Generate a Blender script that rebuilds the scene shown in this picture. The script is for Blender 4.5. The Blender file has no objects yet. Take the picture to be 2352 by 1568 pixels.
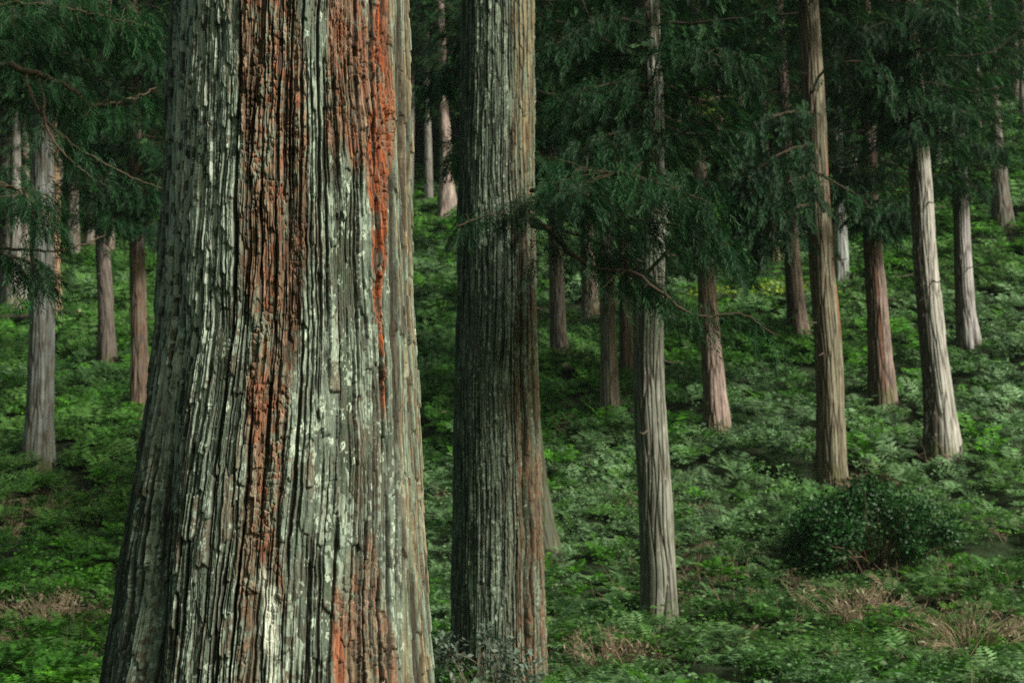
import bpy, math, numpy as np
from math import radians as R, tan, atan, sin, cos, pi

# ------------------------------------------------------------------ camera, world, sun, exposure
S = bpy.context.scene
COL = S.collection
CZ = 1.7                                   # eye height above the ground by the camera
PITCH = R(7)
F = 2352 * 50 / 36                         # focal length in units of a 2352 px wide picture
cd = bpy.data.cameras.new('camera'); cam = bpy.data.objects.new('camera', cd); COL.objects.link(cam)
cam.location = (0, 0, CZ); cam.rotation_euler = (R(90) + PITCH, 0, 0)
cd.lens = 50; cd.sensor_width = 36; cd.clip_start = .1; cd.clip_end = 600
cd.dof.use_dof = True; cd.dof.focus_distance = 6.8; cd.dof.aperture_fstop = 4.5
S.camera = cam

SUN_EL, SUN_AZ = R(36), R(122)             # azimuth clockwise from +Y (the view direction)
w = bpy.data.worlds.new('World'); S.world = w; w.use_nodes = True
nt = w.node_tree; nt.nodes.clear()
sky = nt.nodes.new('ShaderNodeTexSky'); sky.sky_type = 'NISHITA'; sky.sun_disc = False
sky.sun_elevation = SUN_EL; sky.sun_rotation = SUN_AZ; sky.dust_density = 4; sky.air_density = 1.0
bg = nt.nodes.new('ShaderNodeBackground'); bg.inputs[1].default_value = .058
wo = nt.nodes.new('ShaderNodeOutputWorld')
tn = nt.nodes.new('ShaderNodeVectorMath'); tn.operation = 'MULTIPLY'; tn.inputs[1].default_value = (1.0, 1.05, .74)   # light that came through needles
nt.links.new(sky.outputs[0], tn.inputs[0]); nt.links.new(tn.outputs[0], bg.inputs[0]); nt.links.new(bg.outputs[0], wo.inputs[0])
sd = bpy.data.lights.new('sun', 'SUN'); sd.energy = 4.2; sd.angle = R(14); sd.color = (1, .95, .86)
so = bpy.data.objects.new('sun', sd); COL.objects.link(so)
so.rotation_euler = (pi/2 - SUN_EL, 0, pi - SUN_AZ)
S.view_settings.view_transform = 'Standard'; S.view_settings.look = 'None'
S.view_settings.exposure = 0.25; S.view_settings.gamma = 1
S.cycles.max_bounces = 5; S.cycles.diffuse_bounces = 3; S.cycles.glossy_bounces = 2
S.cycles.transmission_bounces = 3; S.cycles.use_denoising = False
S.cycles.caustics_reflective = False; S.cycles.caustics_refractive = False

# ------------------------------------------------------------------ helpers: pixels, noise, meshes
rng = np.random.default_rng(11)
def ray(px, py):
    a, b = (px-1176)/F, (784-py)/F
    return np.array([a, cos(PITCH) - b*sin(PITCH), sin(PITCH) + b*cos(PITCH)])
def at(px, py, Y):
    d = ray(px, py); t = Y/d[1]
    return np.array([d[0]*t, Y, CZ + d[2]*t])
def hsh(ix, iy, s):
    M = np.uint64(0xffffffff)
    n = (ix.astype(np.int64)*374761393 + iy.astype(np.int64)*668265263 + s*974634777).astype(np.uint64) & M
    n = ((n ^ (n >> np.uint64(13))) * np.uint64(1274126177)) & M
    n = ((n ^ (n >> np.uint64(15))) * np.uint64(2246822519)) & M
    n = n ^ (n >> np.uint64(16))
    return (n & M).astype(np.float64)/4294967296.0
def noise(u, v, s=0):
    """smooth value noise, 0..1"""
    u = np.asarray(u, float); v = np.asarray(v, float); u, v = np.broadcast_arrays(u, v)
    iu, iv = np.floor(u), np.floor(v); fu, fv = u-iu, v-iv
    fu = fu*fu*(3-2*fu); fv = fv*fv*(3-2*fv); iu = iu.astype(np.int64); iv = iv.astype(np.int64)
    a, b, c, d = hsh(iu, iv, s), hsh(iu+1, iv, s), hsh(iu, iv+1, s), hsh(iu+1, iv+1, s)
    return (a*(1-fu)+b*fu)*(1-fv) + (c*(1-fu)+d*fu)*fv
def fbm(u, v, s=0, o=4):
    r, a, t = 0, 1., 0
    for i in range(o):
        r = r + a*noise(u*2**i+7.3*i, v*2**i-3.1*i, s+i); t += a; a *= .55
    return r/t
def sst(a, b, x):
    t = np.clip((x-a)/(b-a), 0, 1); return t*t*(3-2*t)
def voro(u, v, s, jit=.85):
    iu, iv = np.floor(u), np.floor(v); f1 = np.full(u.shape, 9.); f2 = f1.copy()
    cid = np.zeros(u.shape); dv = np.zeros(u.shape); du = np.zeros(u.shape)
    for i in (-1, 0, 1):
        for j in (-1, 0, 1):
            a, b = (iu+i).astype(np.int64), (iv+j).astype(np.int64)
            cx = a + .5 + jit*(hsh(a, b, s)-.5); cy = b + .5 + jit*(hsh(a, b, s+1)-.5)
            x, y = u-cx, v-cy; d = np.sqrt(x*x+y*y)
            c = hsh(a, b, s+2); m = d < f1
            f2 = np.where(m, f1, np.minimum(f2, d)); f1 = np.where(m, d, f1)
            cid = np.where(m, c, cid); dv = np.where(m, y, dv); du = np.where(m, x, du)
    return f2-f1, cid, du, dv
def mkmesh(name, V, faces, mats=(), col=None, smooth=False, midx=None):
    """faces: list of integer arrays, each (n, k)"""
    me = bpy.data.meshes.new(name)
    V = np.ascontiguousarray(V, np.float32); me.vertices.add(len(V)); me.vertices.foreach_set('co', V.ravel())
    faces = [f for f in faces if len(f)]
    nl = sum(f.size for f in faces); npol = sum(len(f) for f in faces)
    me.loops.add(nl); me.loops.foreach_set('vertex_index', np.concatenate([f.ravel() for f in faces]).astype(np.int32))
    tot = np.concatenate([np.full(len(f), f.shape[1]) for f in faces]); st = np.concatenate([[0], np.cumsum(tot)[:-1]])
    me.polygons.add(npol); me.polygons.foreach_set('loop_start', st.astype(np.int32))
    me.polygons.foreach_set('use_smooth', np.full(npol, smooth))
    if midx is not None: me.polygons.foreach_set('material_index', np.asarray(midx, np.int32))
    me.update(calc_edges=True)
    if col is not None:
        a = me.attributes.new('tint', 'FLOAT_COLOR', 'POINT')
        c = np.ones((len(V), 4), np.float32); c[:, :3] = np.clip(col, 0, 1); a.data.foreach_set('color', c.ravel())
    for m in mats: me.materials.append(m)
    return me
def link(name, me, parent=None, loc=None):
    o = bpy.data.objects.new(name, me); COL.objects.link(o)
    if parent: o.parent = parent
    if loc is not None: o.location = loc
    return o
def empty(name, loc, label, cat, group=None):
    o = bpy.data.objects.new(name, None); COL.objects.link(o); o.location = loc
    o.empty_display_size = .3; o['label'] = label; o['category'] = cat
    if group: o['group'] = group
    return o
def grid_faces(nr, nc, wrap=True):
    i = np.arange(nr-1)[:, None]; j = np.arange(nc if wrap else nc-1)[None]; j2 = (j+1) % nc
    return np.stack([i*nc+j, i*nc+j2, (i+1)*nc+j2, (i+1)*nc+j], -1).reshape(-1, 4)
def tube(P, rad, n=6):
    """P (k,3), rad (k,) -> verts, quads"""
    P = np.asarray(P, float); T = np.gradient(P, axis=0); T /= np.linalg.norm(T, axis=1)[:, None]+1e-9
    ref = np.where(np.abs(T[:, 2:3]) > .9, np.array([[1., 0, 0]]), np.array([[0, 0, 1.]]))
    A = np.cross(T, ref); A /= np.linalg.norm(A, axis=1)[:, None]+1e-9; B = np.cross(T, A)
    th = np.linspace(0, 2*pi, n, endpoint=False)
    V = P[:, None] + np.asarray(rad)[:, None, None]*(A[:, None]*np.cos(th)[None, :, None] + B[:, None]*np.sin(th)[None, :, None])
    return V.reshape(-1, 3), grid_faces(len(P), n)
def spline(P, n):
    P = np.asarray(P, float); k = len(P); t = np.linspace(0, k-1, n); out = np.zeros((n, P.shape[1]))
    Q = np.vstack([2*P[0]-P[1], P, 2*P[-1]-P[-2]]); i = np.minimum(t.astype(int), k-2); f = (t-i)[:, None]
    a, b, c, d = Q[i], Q[i+1], Q[i+2], Q[i+3]
    return .5*((2*b) + (c-a)*f + (2*a-5*b+4*c-d)*f*f + (3*b-a-3*c+d)*f**3)
def merge(parts):
    """parts: list of (V, F) with the same face size -> V, F"""
    o, Vs, Fs = 0, [], []
    for V, f in parts: Vs.append(V); Fs.append(f+o); o += len(V)
    return np.vstack(Vs), np.vstack(Fs)

# ------------------------------------------------------------------ materials
def mat(name, rough=.85, trans=0., nscale=60., namt=.35, bump=0., bscale=120., spec=.3, stretch=1., bdist=.004):
    m = bpy.data.materials.new(name); m.use_nodes = True; t = m.node_tree; n = t.nodes; L = t.links; n.clear()
    out = n.new('ShaderNodeOutputMaterial'); p = n.new('ShaderNodeBsdfPrincipled')
    at_ = n.new('ShaderNodeAttribute'); at_.attribute_name = 'tint'
    tc = n.new('ShaderNodeNewGeometry') ; mp = n.new('ShaderNodeMapping'); mp.inputs['Scale'].default_value = (1, 1, stretch)
    L.new(tc.outputs['Position'], mp.inputs[0])
    no = n.new('ShaderNodeTexNoise'); no.inputs['Scale'].default_value = nscale; no.inputs['Detail'].default_value = 4
    L.new(mp.outputs[0], no.inputs[0])
    mr = n.new('ShaderNodeMapRange'); mr.inputs[1].default_value = .25; mr.inputs[2].default_value = .75
    mr.inputs[3].default_value = 1-namt; mr.inputs[4].default_value = 1+namt; L.new(no.outputs[0], mr.inputs[0])
    vm = n.new('ShaderNodeVectorMath'); vm.operation = 'SCALE'; L.new(at_.outputs[0], vm.inputs[0]); L.new(mr.outputs[0], vm.inputs[3])
    L.new(vm.outputs[0], p.inputs['Base Color']); p.inputs['Roughness'].default_value = rough
    p.inputs['Specular IOR Level'].default_value = spec
    if bump:
        b = n.new('ShaderNodeBump'); b.inputs['Strength'].default_value = bump; b.inputs['Distance'].default_value = bdist
        n2 = n.new('ShaderNodeTexNoise'); n2.inputs['Scale'].default_value = bscale; n2.inputs['Detail'].default_value = 5
        L.new(mp.outputs[0], n2.inputs[0]); L.new(n2.outputs[0], b.inputs['Height']); L.new(b.outputs[0], p.inputs['Normal'])
    last = p.outputs[0]
    if trans:
        tr = n.new('ShaderNodeBsdfTranslucent'); L.new(vm.outputs[0], tr.inputs[0])
        mx = n.new('ShaderNodeMixShader'); mx.inputs[0].default_value = trans
        L.new(p.outputs[0], mx.inputs[1]); L.new(tr.outputs[0], mx.inputs[2]); last = mx.outputs[0]
    L.new(last, out.inputs[0]); return m
M_BARK = mat('cedar_bark', .8, nscale=90, namt=.35, bump=.6, bscale=160, stretch=.25, spec=.35, bdist=.006)
M_FAR = mat('far_cedar_bark', .85, nscale=14, namt=.35, bump=.5, bscale=30, stretch=.12, bdist=.02)
M_TWIG = mat('twig_bark', .85, nscale=30, namt=.3)
M_LEAF = mat('cedar_needles', .6, trans=.25, nscale=1.2, namt=.45, spec=.3)
M_FERN = mat('fern_leaf', .5, trans=.3, nscale=2, namt=.3, spec=.45)
M_DRY = mat('dry_fern', .8, trans=.15, nscale=4, namt=.3)
M_SOIL = mat('forest_soil', .95, nscale=5, namt=.5, bump=.8, bscale=14, bdist=.05)

# ------------------------------------------------------------------ terrain
_d = np.array([-40, 0, 8, 14, 18, 22, 26, 30, 34, 40, 48, 58, 70, 90, 120, 160, 210, 400.])
_e = np.array([-2.2, -1.75, -1.85, -2.05, -2.08, -1.77, -.82, .5, 1.9, 3.97, 6.7, 10.1, 14.4, 22.3, 37, 64, 95, 190.])
_dd = np.linspace(-40, 400, 2201); _ee = np.interp(_dd, _d, _e)
_k = np.exp(-np.linspace(-2, 2, 15)**2); _ee = np.convolve(np.pad(_ee, 7, 'edge'), _k/_k.sum(), 'valid')
def terr(x, y):
    x = np.asarray(x, float); y = np.asarray(y, float)
    z = CZ + np.interp(y, _dd, _ee)
    r = sst(20, 60, y)
    z = z + r*(.10*np.clip(x, -25, 30) - .1) + .10*np.clip(x-6, 0, 40)*sst(30, 60, y)
    z = z + (fbm(x/5+40, y/5+40, 5, 3)-.5)*(.35+.5*sst(25, 60, y))
    return z
def base_at(px, py):
    d = ray(px, py); t = np.linspace(5, 200, 8000); P = d[None]*t[:, None]; P[:, 2] += CZ
    g = P[:, 2] - terr(P[:, 0], P[:, 1]); k = np.argmax(g < 0); return P[k]

def build_ground():
    ys = np.concatenate([np.linspace(-40, 10, 40), np.linspace(10.3, 80, 300), np.linspace(81, 400, 120)])
    xs = np.concatenate([np.linspace(-300, -42, 40), np.linspace(-40, 45, 340), np.linspace(47, 320, 40)])
    X, Y = np.meshgrid(xs, ys); Z = terr(X, Y) + (fbm(X*1.3, Y*1.3, 9, 3)-.9)*.12
    n = fbm(X/3, Y/3, 21, 4)[..., None]
    c = np.array([.022, .024, .012])*(1-n) + np.array([.020, .050, .012])*n
    me = mkmesh('ground', np.stack([X, Y, Z], -1).reshape(-1, 3), [grid_faces(len(ys), len(xs), False)], [M_SOIL], c.reshape(-1, 3), True)
    o = link('ground', me); o['kind'] = 'structure'
build_ground()

# ------------------------------------------------------------------ bark
GREY = np.array([.15, .195, .15]); PALE = np.array([.46, .53, .44]); GREEN = np.array([.085, .12, .07])
BROWN = np.array([.15, .09, .055]); RED = np.array([.25, .10, .055]); ORANGE = np.array([.38, .09, .028])
DARK = np.array([.035, .024, .015]); TAN = np.array([.42, .29, .15]); MOSS = np.array([.10, .12, .03])
def mixc(a, b, f): return a*(1-f[..., None]) + b*f[..., None]
def cols(u, s):
    """irregular vertical strips: distance to the nearest edge, strip number"""
    i = np.floor(u).astype(np.int64); z0 = np.zeros_like(i); b = [(i+k)+.75*(hsh(i+k, z0, s)-.5) for k in (-1, 0, 1, 2)]
    num = i-2+sum((u >= q).astype(np.int64) for q in b); d = np.minimum.reduce([np.abs(u-q) for q in b]); return d, num
def plates(u, z, L, s):
    """strips broken across at ragged heights: edge distance, break closeness, plate value, position down the plate"""
    d, n = cols(u, s); o = n*0
    r1, r2 = hsh(n, o, s+1), hsh(n, o, s+2); q = z/(L*(.6+.9*r1)) + r2*17 + .25*(noise(u*2.3, z/(L*.3), s+3)-.5)
    k = np.floor(q).astype(np.int64); f = q-k; return d, f, hsh(n, k, s+4), n
def bark(s, z, seed, red, sc=1., lich=.5, tanm=None, orange=None, fine=True, wa=1., deep=1.):
    """s arc length, z height, red 0..1 mask of exposed red bark -> height (m), colour"""
    sw = s + .050*sc*(noise(s/.40, z/(1.0*sc), seed)-.5) + .020*sc*(noise(s/.07, z/(.32*sc), seed+3)-.5) + .0065*wa*(noise(s/.02, z/.055, seed+4)-.5)
    s = bark.s0
    dA, fa, cA, _ = plates(sw/(.058*wa), z, .8*sc, seed+10)
    dB, fb, cB, _ = plates(sw/(.027*wa)+3, z, .27*sc, seed+20)
    dD, fd, cD, _ = plates(sw/(.0125*wa)+5, z, .10*sc, seed+30)
    pA = .15+.85*sst(.25, .5, noise(s/.07, z/.6, seed+77)); pB = sst(.35, .6, noise(s/.05, z/.3, seed+78)); pD = sst(.4, .6, noise(s/.05, z/.3, seed+79))
    W_ = bark.wd; fA = np.exp(-(dA/(.115*W_))**4)*np.clip(pA*W_, 0, 1); fB = np.exp(-(dB/(.15*(.6+.4*W_)))**3)*pB; fD = np.exp(-(dD/.2)**2)*pD
    brk = np.exp(-(fb/.03)**2)*(cB > .3); brD = np.exp(-(fd/.08)**2)*(cD > .4)*(.35+.65*red)
    h = -.018*deep*W_**.6*fA*(1-.35*red) - .012*deep*fB - .0045*deep*fD
    h = h + (cA-.5)*.011*deep + (cB-.5)*.010*deep + (cD-.5)*.006*deep*(.5+red)
    h = h + (.010*(1-fb)*(cB > .5) + .007*(1-fd)*(cD > .5)*red)*deep - (.005*brk + .004*brD)*deep + .016*deep*(fbm(s/.13, z/.9, seed+5, 3)-.5)
    if fine:
        dC, cC, uC, vC = voro(sw/.020+9, z/.034, seed+36)
        fl = red*sst(.42, .62, noise(s/.06, z/.10, seed+31)); h = h + fl*(-.005*np.exp(-(dC/.2)**2) + (cC-.5)*.008 + vC*.008*(cC > .35))
        h = h + .0022*(noise(s/.0045, z/.03, seed+7)-.5) + .0016*(noise(s/.004, z/.006, seed+8)-.5)
    else: cC = cD
    n1 = fbm(s/.10, z/(.5*sc), seed+40, 4); n2 = fbm(s/.03, z/(.08*sc), seed+41, 4); n3 = noise(s/.006, z/.010, seed+42)
    c = mixc(GREY+0*n1[..., None], GREEN, sst(.40, .66, n1)); c = mixc(c, BROWN*.95, sst(.52, .60, n2)*.55)
    c = mixc(c, np.array([.235, .275, .225]), (cA > .55)*.45*sst(.3, .6, n3+.2)); c = mixc(c, BROWN*1.3, (cB > .86)*.8)
    c = c*((.72+.45*cB)*(.85+.3*n3))[..., None]
    bl = noise(s/.012, z/.026, seed+50)*.55 + noise(s/.10, z/.28, seed+51)*.5 + (cB-.5)*.20 + n3*.12
    c = mixc(c, PALE*.72, sst(.70, .76, bl+.25*(lich-.5))*.85*(1-.75*red))
    sp = noise(s/.0075, z/.014, seed+57)*.62+noise(s/.04, z/.07, seed+58)*.5; c = mixc(c, PALE*.95, sst(.80, .86, sp+.10*(lich-.5)+(0 if fine else .03))*.85*(1-.7*red)*(1 if fine else .6))
    wx = .014*(noise(s/.010, z/.012, seed+55)-.5)
    dl, cl, _, _ = voro((s+wx)/.028, (z+wx)/.045, seed+52)
    c = mixc(c, PALE*1.2, ((cl > .95-.05*lich)*sst(.10, .3, dl)*sst(.25, .4, n3)*(1-.7*red)*.9))
    cr = mixc(BROWN*1.25+0*n1[..., None], RED, sst(.40, .62, fbm(s/.05, z/.12, seed+60, 3)))
    cr = mixc(cr, np.array([.34, .24, .18]), sst(.52, .66, noise(s/.014, z/.05, seed+61))*.55); cr = mixc(cr, GREY*1.1, sst(.64, .74, bl)*.7)
    cr = cr*((.6+.5*cC+.35*cD)*(.85+.3*n3))[..., None]
    c = mixc(c, cr, red)
    if orange is not None:
        co = mixc(ORANGE+0*n1[..., None], RED*.9, sst(.5, .68, fbm(s/.012, z/.07, seed+62, 3)))*(.6+.8*noise(s/.004, z/.06, seed+65))[..., None]; c = mixc(c, co, orange)
    if tanm is not None:
        c = mixc(c, mixc(TAN*.85+0*n1[..., None], GREY*1.5, sst(.40, .55, noise(s/.012, z/.35, seed+63))), tanm*.7); c = mixc(c, BROWN*.6, tanm*sst(.55, .68, noise(s/.007, z/.3, seed+64))*.8)
    c = mixc(c, DARK, np.clip(fA*1.3, 0, 1)*.93); c = mixc(c, DARK, np.clip(fB*1.1, 0, 1)*.75); c = mixc(c, DARK, np.clip(fD*.5+brk*.6+brD*.5, 0, .8))
    return h, c

def trunk_mesh(name, prof, Y, zbase, ztop, mtl, ncol, dz_in, front=True, seed=0, style=None, sc=1., zin=None, flute=.0, rtop=.5):
    """prof: list of (py, centre x, width) in picture units, top first; gives axis and radius by height"""
    pts = [at(cx, py, Y) for py, cx, w in prof]; tt = [Y/ray(cx, py)[1] for py, cx, w in prof]
    zz = np.array([p[2] for p in pts])[::-1]; xx = np.array([p[0] for p in pts])[::-1]
    rr = np.array([w/2/F*t for (py, cx, w), t in zip(prof, tt)])[::-1]
    zlo, zhi = zz[0], zz[-1]
    if zin is None: zin = (zbase, min(ztop, zhi+.3))
    z = np.concatenate([np.arange(zbase, zin[0], dz_in*5), np.arange(zin[0], zin[1], dz_in), np.linspace(zin[1], ztop, 40)])
    lean = (xx[-1]-xx[-2])/(zz[-1]-zz[-2]+1e-6)
    cx = np.interp(z, zz, xx) + np.where(z > zhi, (z-zhi)*lean*.5, 0)
    tb = (xx[1]-xx[0])/(zz[1]-zz[0]+1e-6); cx = cx + np.where(z < zlo, (z-zlo)*tb*.3, 0)
    cx = cx + .06*np.median(rr)*np.sin(z*1.1+seed) + .10*np.median(rr)*(noise(z/1.7, z*0, seed+5)-.5) if not front else cx
    rad = np.interp(z, zz, rr); rad = np.where(z > zhi, rr[-1]*(1-rtop*(z-zhi)/(ztop-zhi+1e-6)), rad)
    rad = np.where(z < zlo, rr[0]*(1+.35*(zlo-z)**1.2), rad)
    if front:                                # finer columns on the side the path faces
        a = np.linspace(-1, 1, ncol+1)[:-1]; th = pi*(a*.62 + .38*a**3) - pi/2
    else: th = np.linspace(-1.5*pi, .5*pi, ncol+1)[:-1]
    TH, Z = np.meshgrid(th, z); RR = rad[:, None]+0*TH; rref = np.median(rr)
    lob = flute*(1+5*np.exp(-(Z-zbase)/.7))*((fbm(np.cos(TH)*1.7+seed, np.sin(TH)*1.7+Z*.12, seed+90, 2)-.5)*2)
    RR = RR*(1+lob)
    s = (TH+pi/2)*rref
    bark.s0 = s; bark.wd = 1+(1.0*np.sin(np.clip(TH+pi/2, -1.6, 1.6))**4 if front else 0)
    if front: s = np.where(np.abs(TH+pi/2) < 1.5, .5*s+.5*rref*np.sin(np.clip(TH+pi/2, -1.5, 1.5))*1.02, s*.84)
    h, c = style(s, Z, TH, seed) if style else bark(s, Z, seed, 0*Z, sc)
    if isinstance(h, tuple): RR = RR + h[1]; h = h[0]
    RR = RR + h
    V = np.stack([cx[:, None]+RR*np.cos(TH), Y+RR*np.sin(TH), Z], -1).reshape(-1, 3)
    return mkmesh(name, V, [grid_faces(len(z), len(th))], [mtl], c.reshape(-1, 3), True), (z, cx, rad)

# ------------------------------------------------------------------ foliage
def sprig_template(K, seed, lw=.10, ll=.42, ends=True):
    """K needle shoots along a drooping twig of unit length along +X; (K,3,3) triangles"""
    r = np.random.default_rng(seed); t = np.linspace(.05, 1, K); sgn = np.where(np.arange(K) % 2, 1, -1)
    P = np.stack([t, .05*np.sin(t*4), -.38*t**2], -1)
    D = np.stack([.75+.25*r.random(K), sgn*(.75-.45*t)*(.7+.6*r.random(K)), -.35*t-.25*r.random(K)+.15], -1)
    D /= np.linalg.norm(D, axis=1)[:, None]; l = ll*(1-.35*t)*(.7+.6*r.random(K))
    W = np.cross(D, np.array([0, 0, 1.])); W += (r.random((K, 3))-.5)*.9; W /= np.linalg.norm(W, axis=1)[:, None]
    hw = lw*(.7+.6*r.random(K))/2
    m = P + D*(l*.45)[:, None]
    tip = P + D*l[:, None]; tip[:, 2] -= l*.15
    return np.stack([P, m+W*hw[:, None], tip, m-W*hw[:, None]], 1)    # (K,4,3) kite
def place(T, pos, dirs, size, roll=.5, r=rng):
    """instances of template T (K,4,3) -> verts (n*K*4,3)"""
    n = len(pos); X = dirs/np.linalg.norm(dirs, axis=1)[:, None]
    up = np.tile([0, 0, 1.], (n, 1)) + (r.random((n, 3))-.5)*roll*2
    Yv = np.cross(up, X); Yv /= np.linalg.norm(Yv, axis=1)[:, None]+1e-9; Zv = np.cross(X, Yv)
    B = np.stack([X, Yv, Zv], 1)                                       # (n,3,3)
    V = np.einsum('kvi,nij->nkvj', T, B)*size[:, None, None, None] + pos[:, None, None]
    return V.reshape(-1, 3)
LEAFC = [np.array([.007, .042, .015]), np.array([.021, .090, .023]), np.array([.08, .16, .04])]
def limb_cloud(P, n, spread, ln, r, down=.30, tmin=.2, tpow=.8):
    """sprig positions and directions round a limb polyline P (k,3)"""
    k = len(P); t = tmin+(1-tmin)*r.random(n)**tpow; f = t*(k-1); i = np.minimum(f.astype(int), k-2)
    a = f-i; p = P[i]*(1-a)[:, None]+P[i+1]*a[:, None]; T = P[i+1]-P[i]; T /= np.linalg.norm(T, axis=1)[:, None]+1e-9
    side = np.cross(T, [0, 0, 1.]); side /= np.linalg.norm(side, axis=1)[:, None]+1e-9
    sg = r.choice([-1, 1], n); off = spread*(1.15-t)*r.random(n)**.8
    cur = p + side*(sg*off)[:, None] + T*(off*.6)[:, None]
    cur[:, 2] += -.35*off**1.3 - r.random(n)*.12*spread - down*.4*r.random(n)
    d = T*.7 + side*(sg*(.3+.7*r.random(n)))[:, None]; d[:, 2] -= down*(.3+1.6*r.random(n)); d += (r.random((n, 3))-.5)*.5
    return cur, d, ln*(.6+.8*r.random(n))
def crown_mesh(name, seed, H=12., L=2.7, nb=80, ns=46, K=19, ll=.38, lw=.065, sl=.38, bare=.12, tint=1.):
    r = np.random.default_rng(seed); T = [sprig_template(K, seed+i, lw, ll) for i in range(3)]
    wood, leaf, cols = [], [], []
    for b in range(nb):
        h = H*((b+.5*r.random())/nb)**1.15; az = b*2.39996+r.random()*.7
        le = L*(.5+.6*r.random())*(1-.80*(h/H)**1.3)*(.55+.45*min(1, h/1.5)) + .3
        d = np.array([cos(az), sin(az)]); k = 7; t = np.linspace(0, 1, k); wob = (r.random((k, 3))-.5)*.12*le; wob[0] = 0
        z = h + le*(.18*t - .75*t**1.6*(.4+.6*r.random()) + .45*t**3.5)
        P = np.stack([d[0]*le*t, d[1]*le*t, z], -1)+wob*t[:, None]
        wood.append(tube(P, .028*(1-.8*t)*(.5+le/4)+.005, 5))
        if r.random() < bare*(h < .35*H): continue
        n = int(ns*le/2*(.7+.6*r.random())); p, dd, sz = limb_cloud(P, n, .85*min(1, le/2), sl, r, tmin=.07, tpow=1.); p[:, 2] += .12*r.random(n)
        tone = r.random()*.6
        leaf.append(place(T[b % 3], p, dd, sz, r=r))
        q = np.clip(tone+.5*(r.random(n)-.3), 0, 1)[:, None]
        c = LEAFC[0]*(1-q)+LEAFC[1]*q; c = c*(1-.35*(r.random((n, 1)) > .8)) + LEAFC[2]*.45*(r.random((n, 1)) > .8)
        cols.append(np.repeat(c*tint, K*4, 0))
    Vw, Fw = merge(wood); Vl = np.vstack(leaf); Fl = np.arange(len(Vl)).reshape(-1, 4)+len(Vw)
    cw = np.tile([.06, .045, .03], (len(Vw), 1))
    return mkmesh(name, np.vstack([Vw, Vl]), [Fw, Fl], [M_TWIG, M_LEAF], np.vstack([cw]+cols),
                  midx=np.concatenate([np.zeros(len(Fw)), np.ones(len(Fl))]))
CROWNS = [crown_mesh('cedar_crown', 100+i, H=11+i % 3, L=2.5+.25*(i % 3), nb=84, ns=54, tint=[1, .9, 1.25, 1.05, 1.4][i]) for i in range(5)]
FARCROWN = [crown_mesh('cedar_crown', 200+i, H=13, L=3.0, nb=60, ns=22, K=10, ll=.62, lw=.2, sl=.75, tint=1.8) for i in range(2)]

# ------------------------------------------------------------------ the great cedar in front
Y1 = 7.0
def th_of(prof, px, py):
    cx = np.interp(py, [p[0] for p in prof], [p[1] for p in prof]); w_ = np.interp(py, [p[0] for p in prof], [p[2] for p in prof])
    q = max(-1.05, min(1.05, (px-cx)/(w_/2))); k = .09 if prof is P1 else .03; a = 0
    for _ in range(12): a = math.asin(max(-.999, min(.999, q*(1-k*cos(a)))))
    return a - atan((cx-1176)/F)             # the side turned to the path, seen off the axis           # angle from the front, + to the right
P1 = [(-60, 669, 532), (0, 668, 537), (400, 664, 557), (784, 662, 585), (1000, 648, 625), (1250, 633, 677), (1568, 618, 742), (1700, 610, 790)]
def band(prof, Y, edges, TH, Z, soft, seed, jag=.05):
    """mask between left and right edge polylines given as (py, xl, xr) on the trunk"""
    zz, l, r_ = [], [], []
    for py, a, b in edges:
        zz.append(at(660, py, Y)[2]); l.append(th_of(prof, a, py)); r_.append(th_of(prof, b, py))
    o = np.argsort(zz); zz, l, r_ = np.array(zz)[o], np.array(l)[o], np.array(r_)[o]
    a = TH+pi/2; jg = jag*(noise(a*9, Z*3.2, seed)-.5)*2 + jag*.6*(noise(a*25, Z*11, seed+1)-.5)
    lo, hi = np.interp(Z, zz, l)+jg, np.interp(Z, zz, r_)+jg
    zj = Z + .25*(noise(a*14, Z*1.5, seed+2)-.5)
    return sst(-soft, soft, a-lo)*sst(-soft, soft, hi-a)*sst(zz[0]-.06, zz[0]+.06, zj)*sst(zz[-1]+.06, zz[-1]-.06, zj)
def greyer(c, f):
    l = (c @ np.array([.3, .55, .15]))[..., None]*np.array([.92, 1.10, .90]); return mixc(c, l, f)
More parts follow.
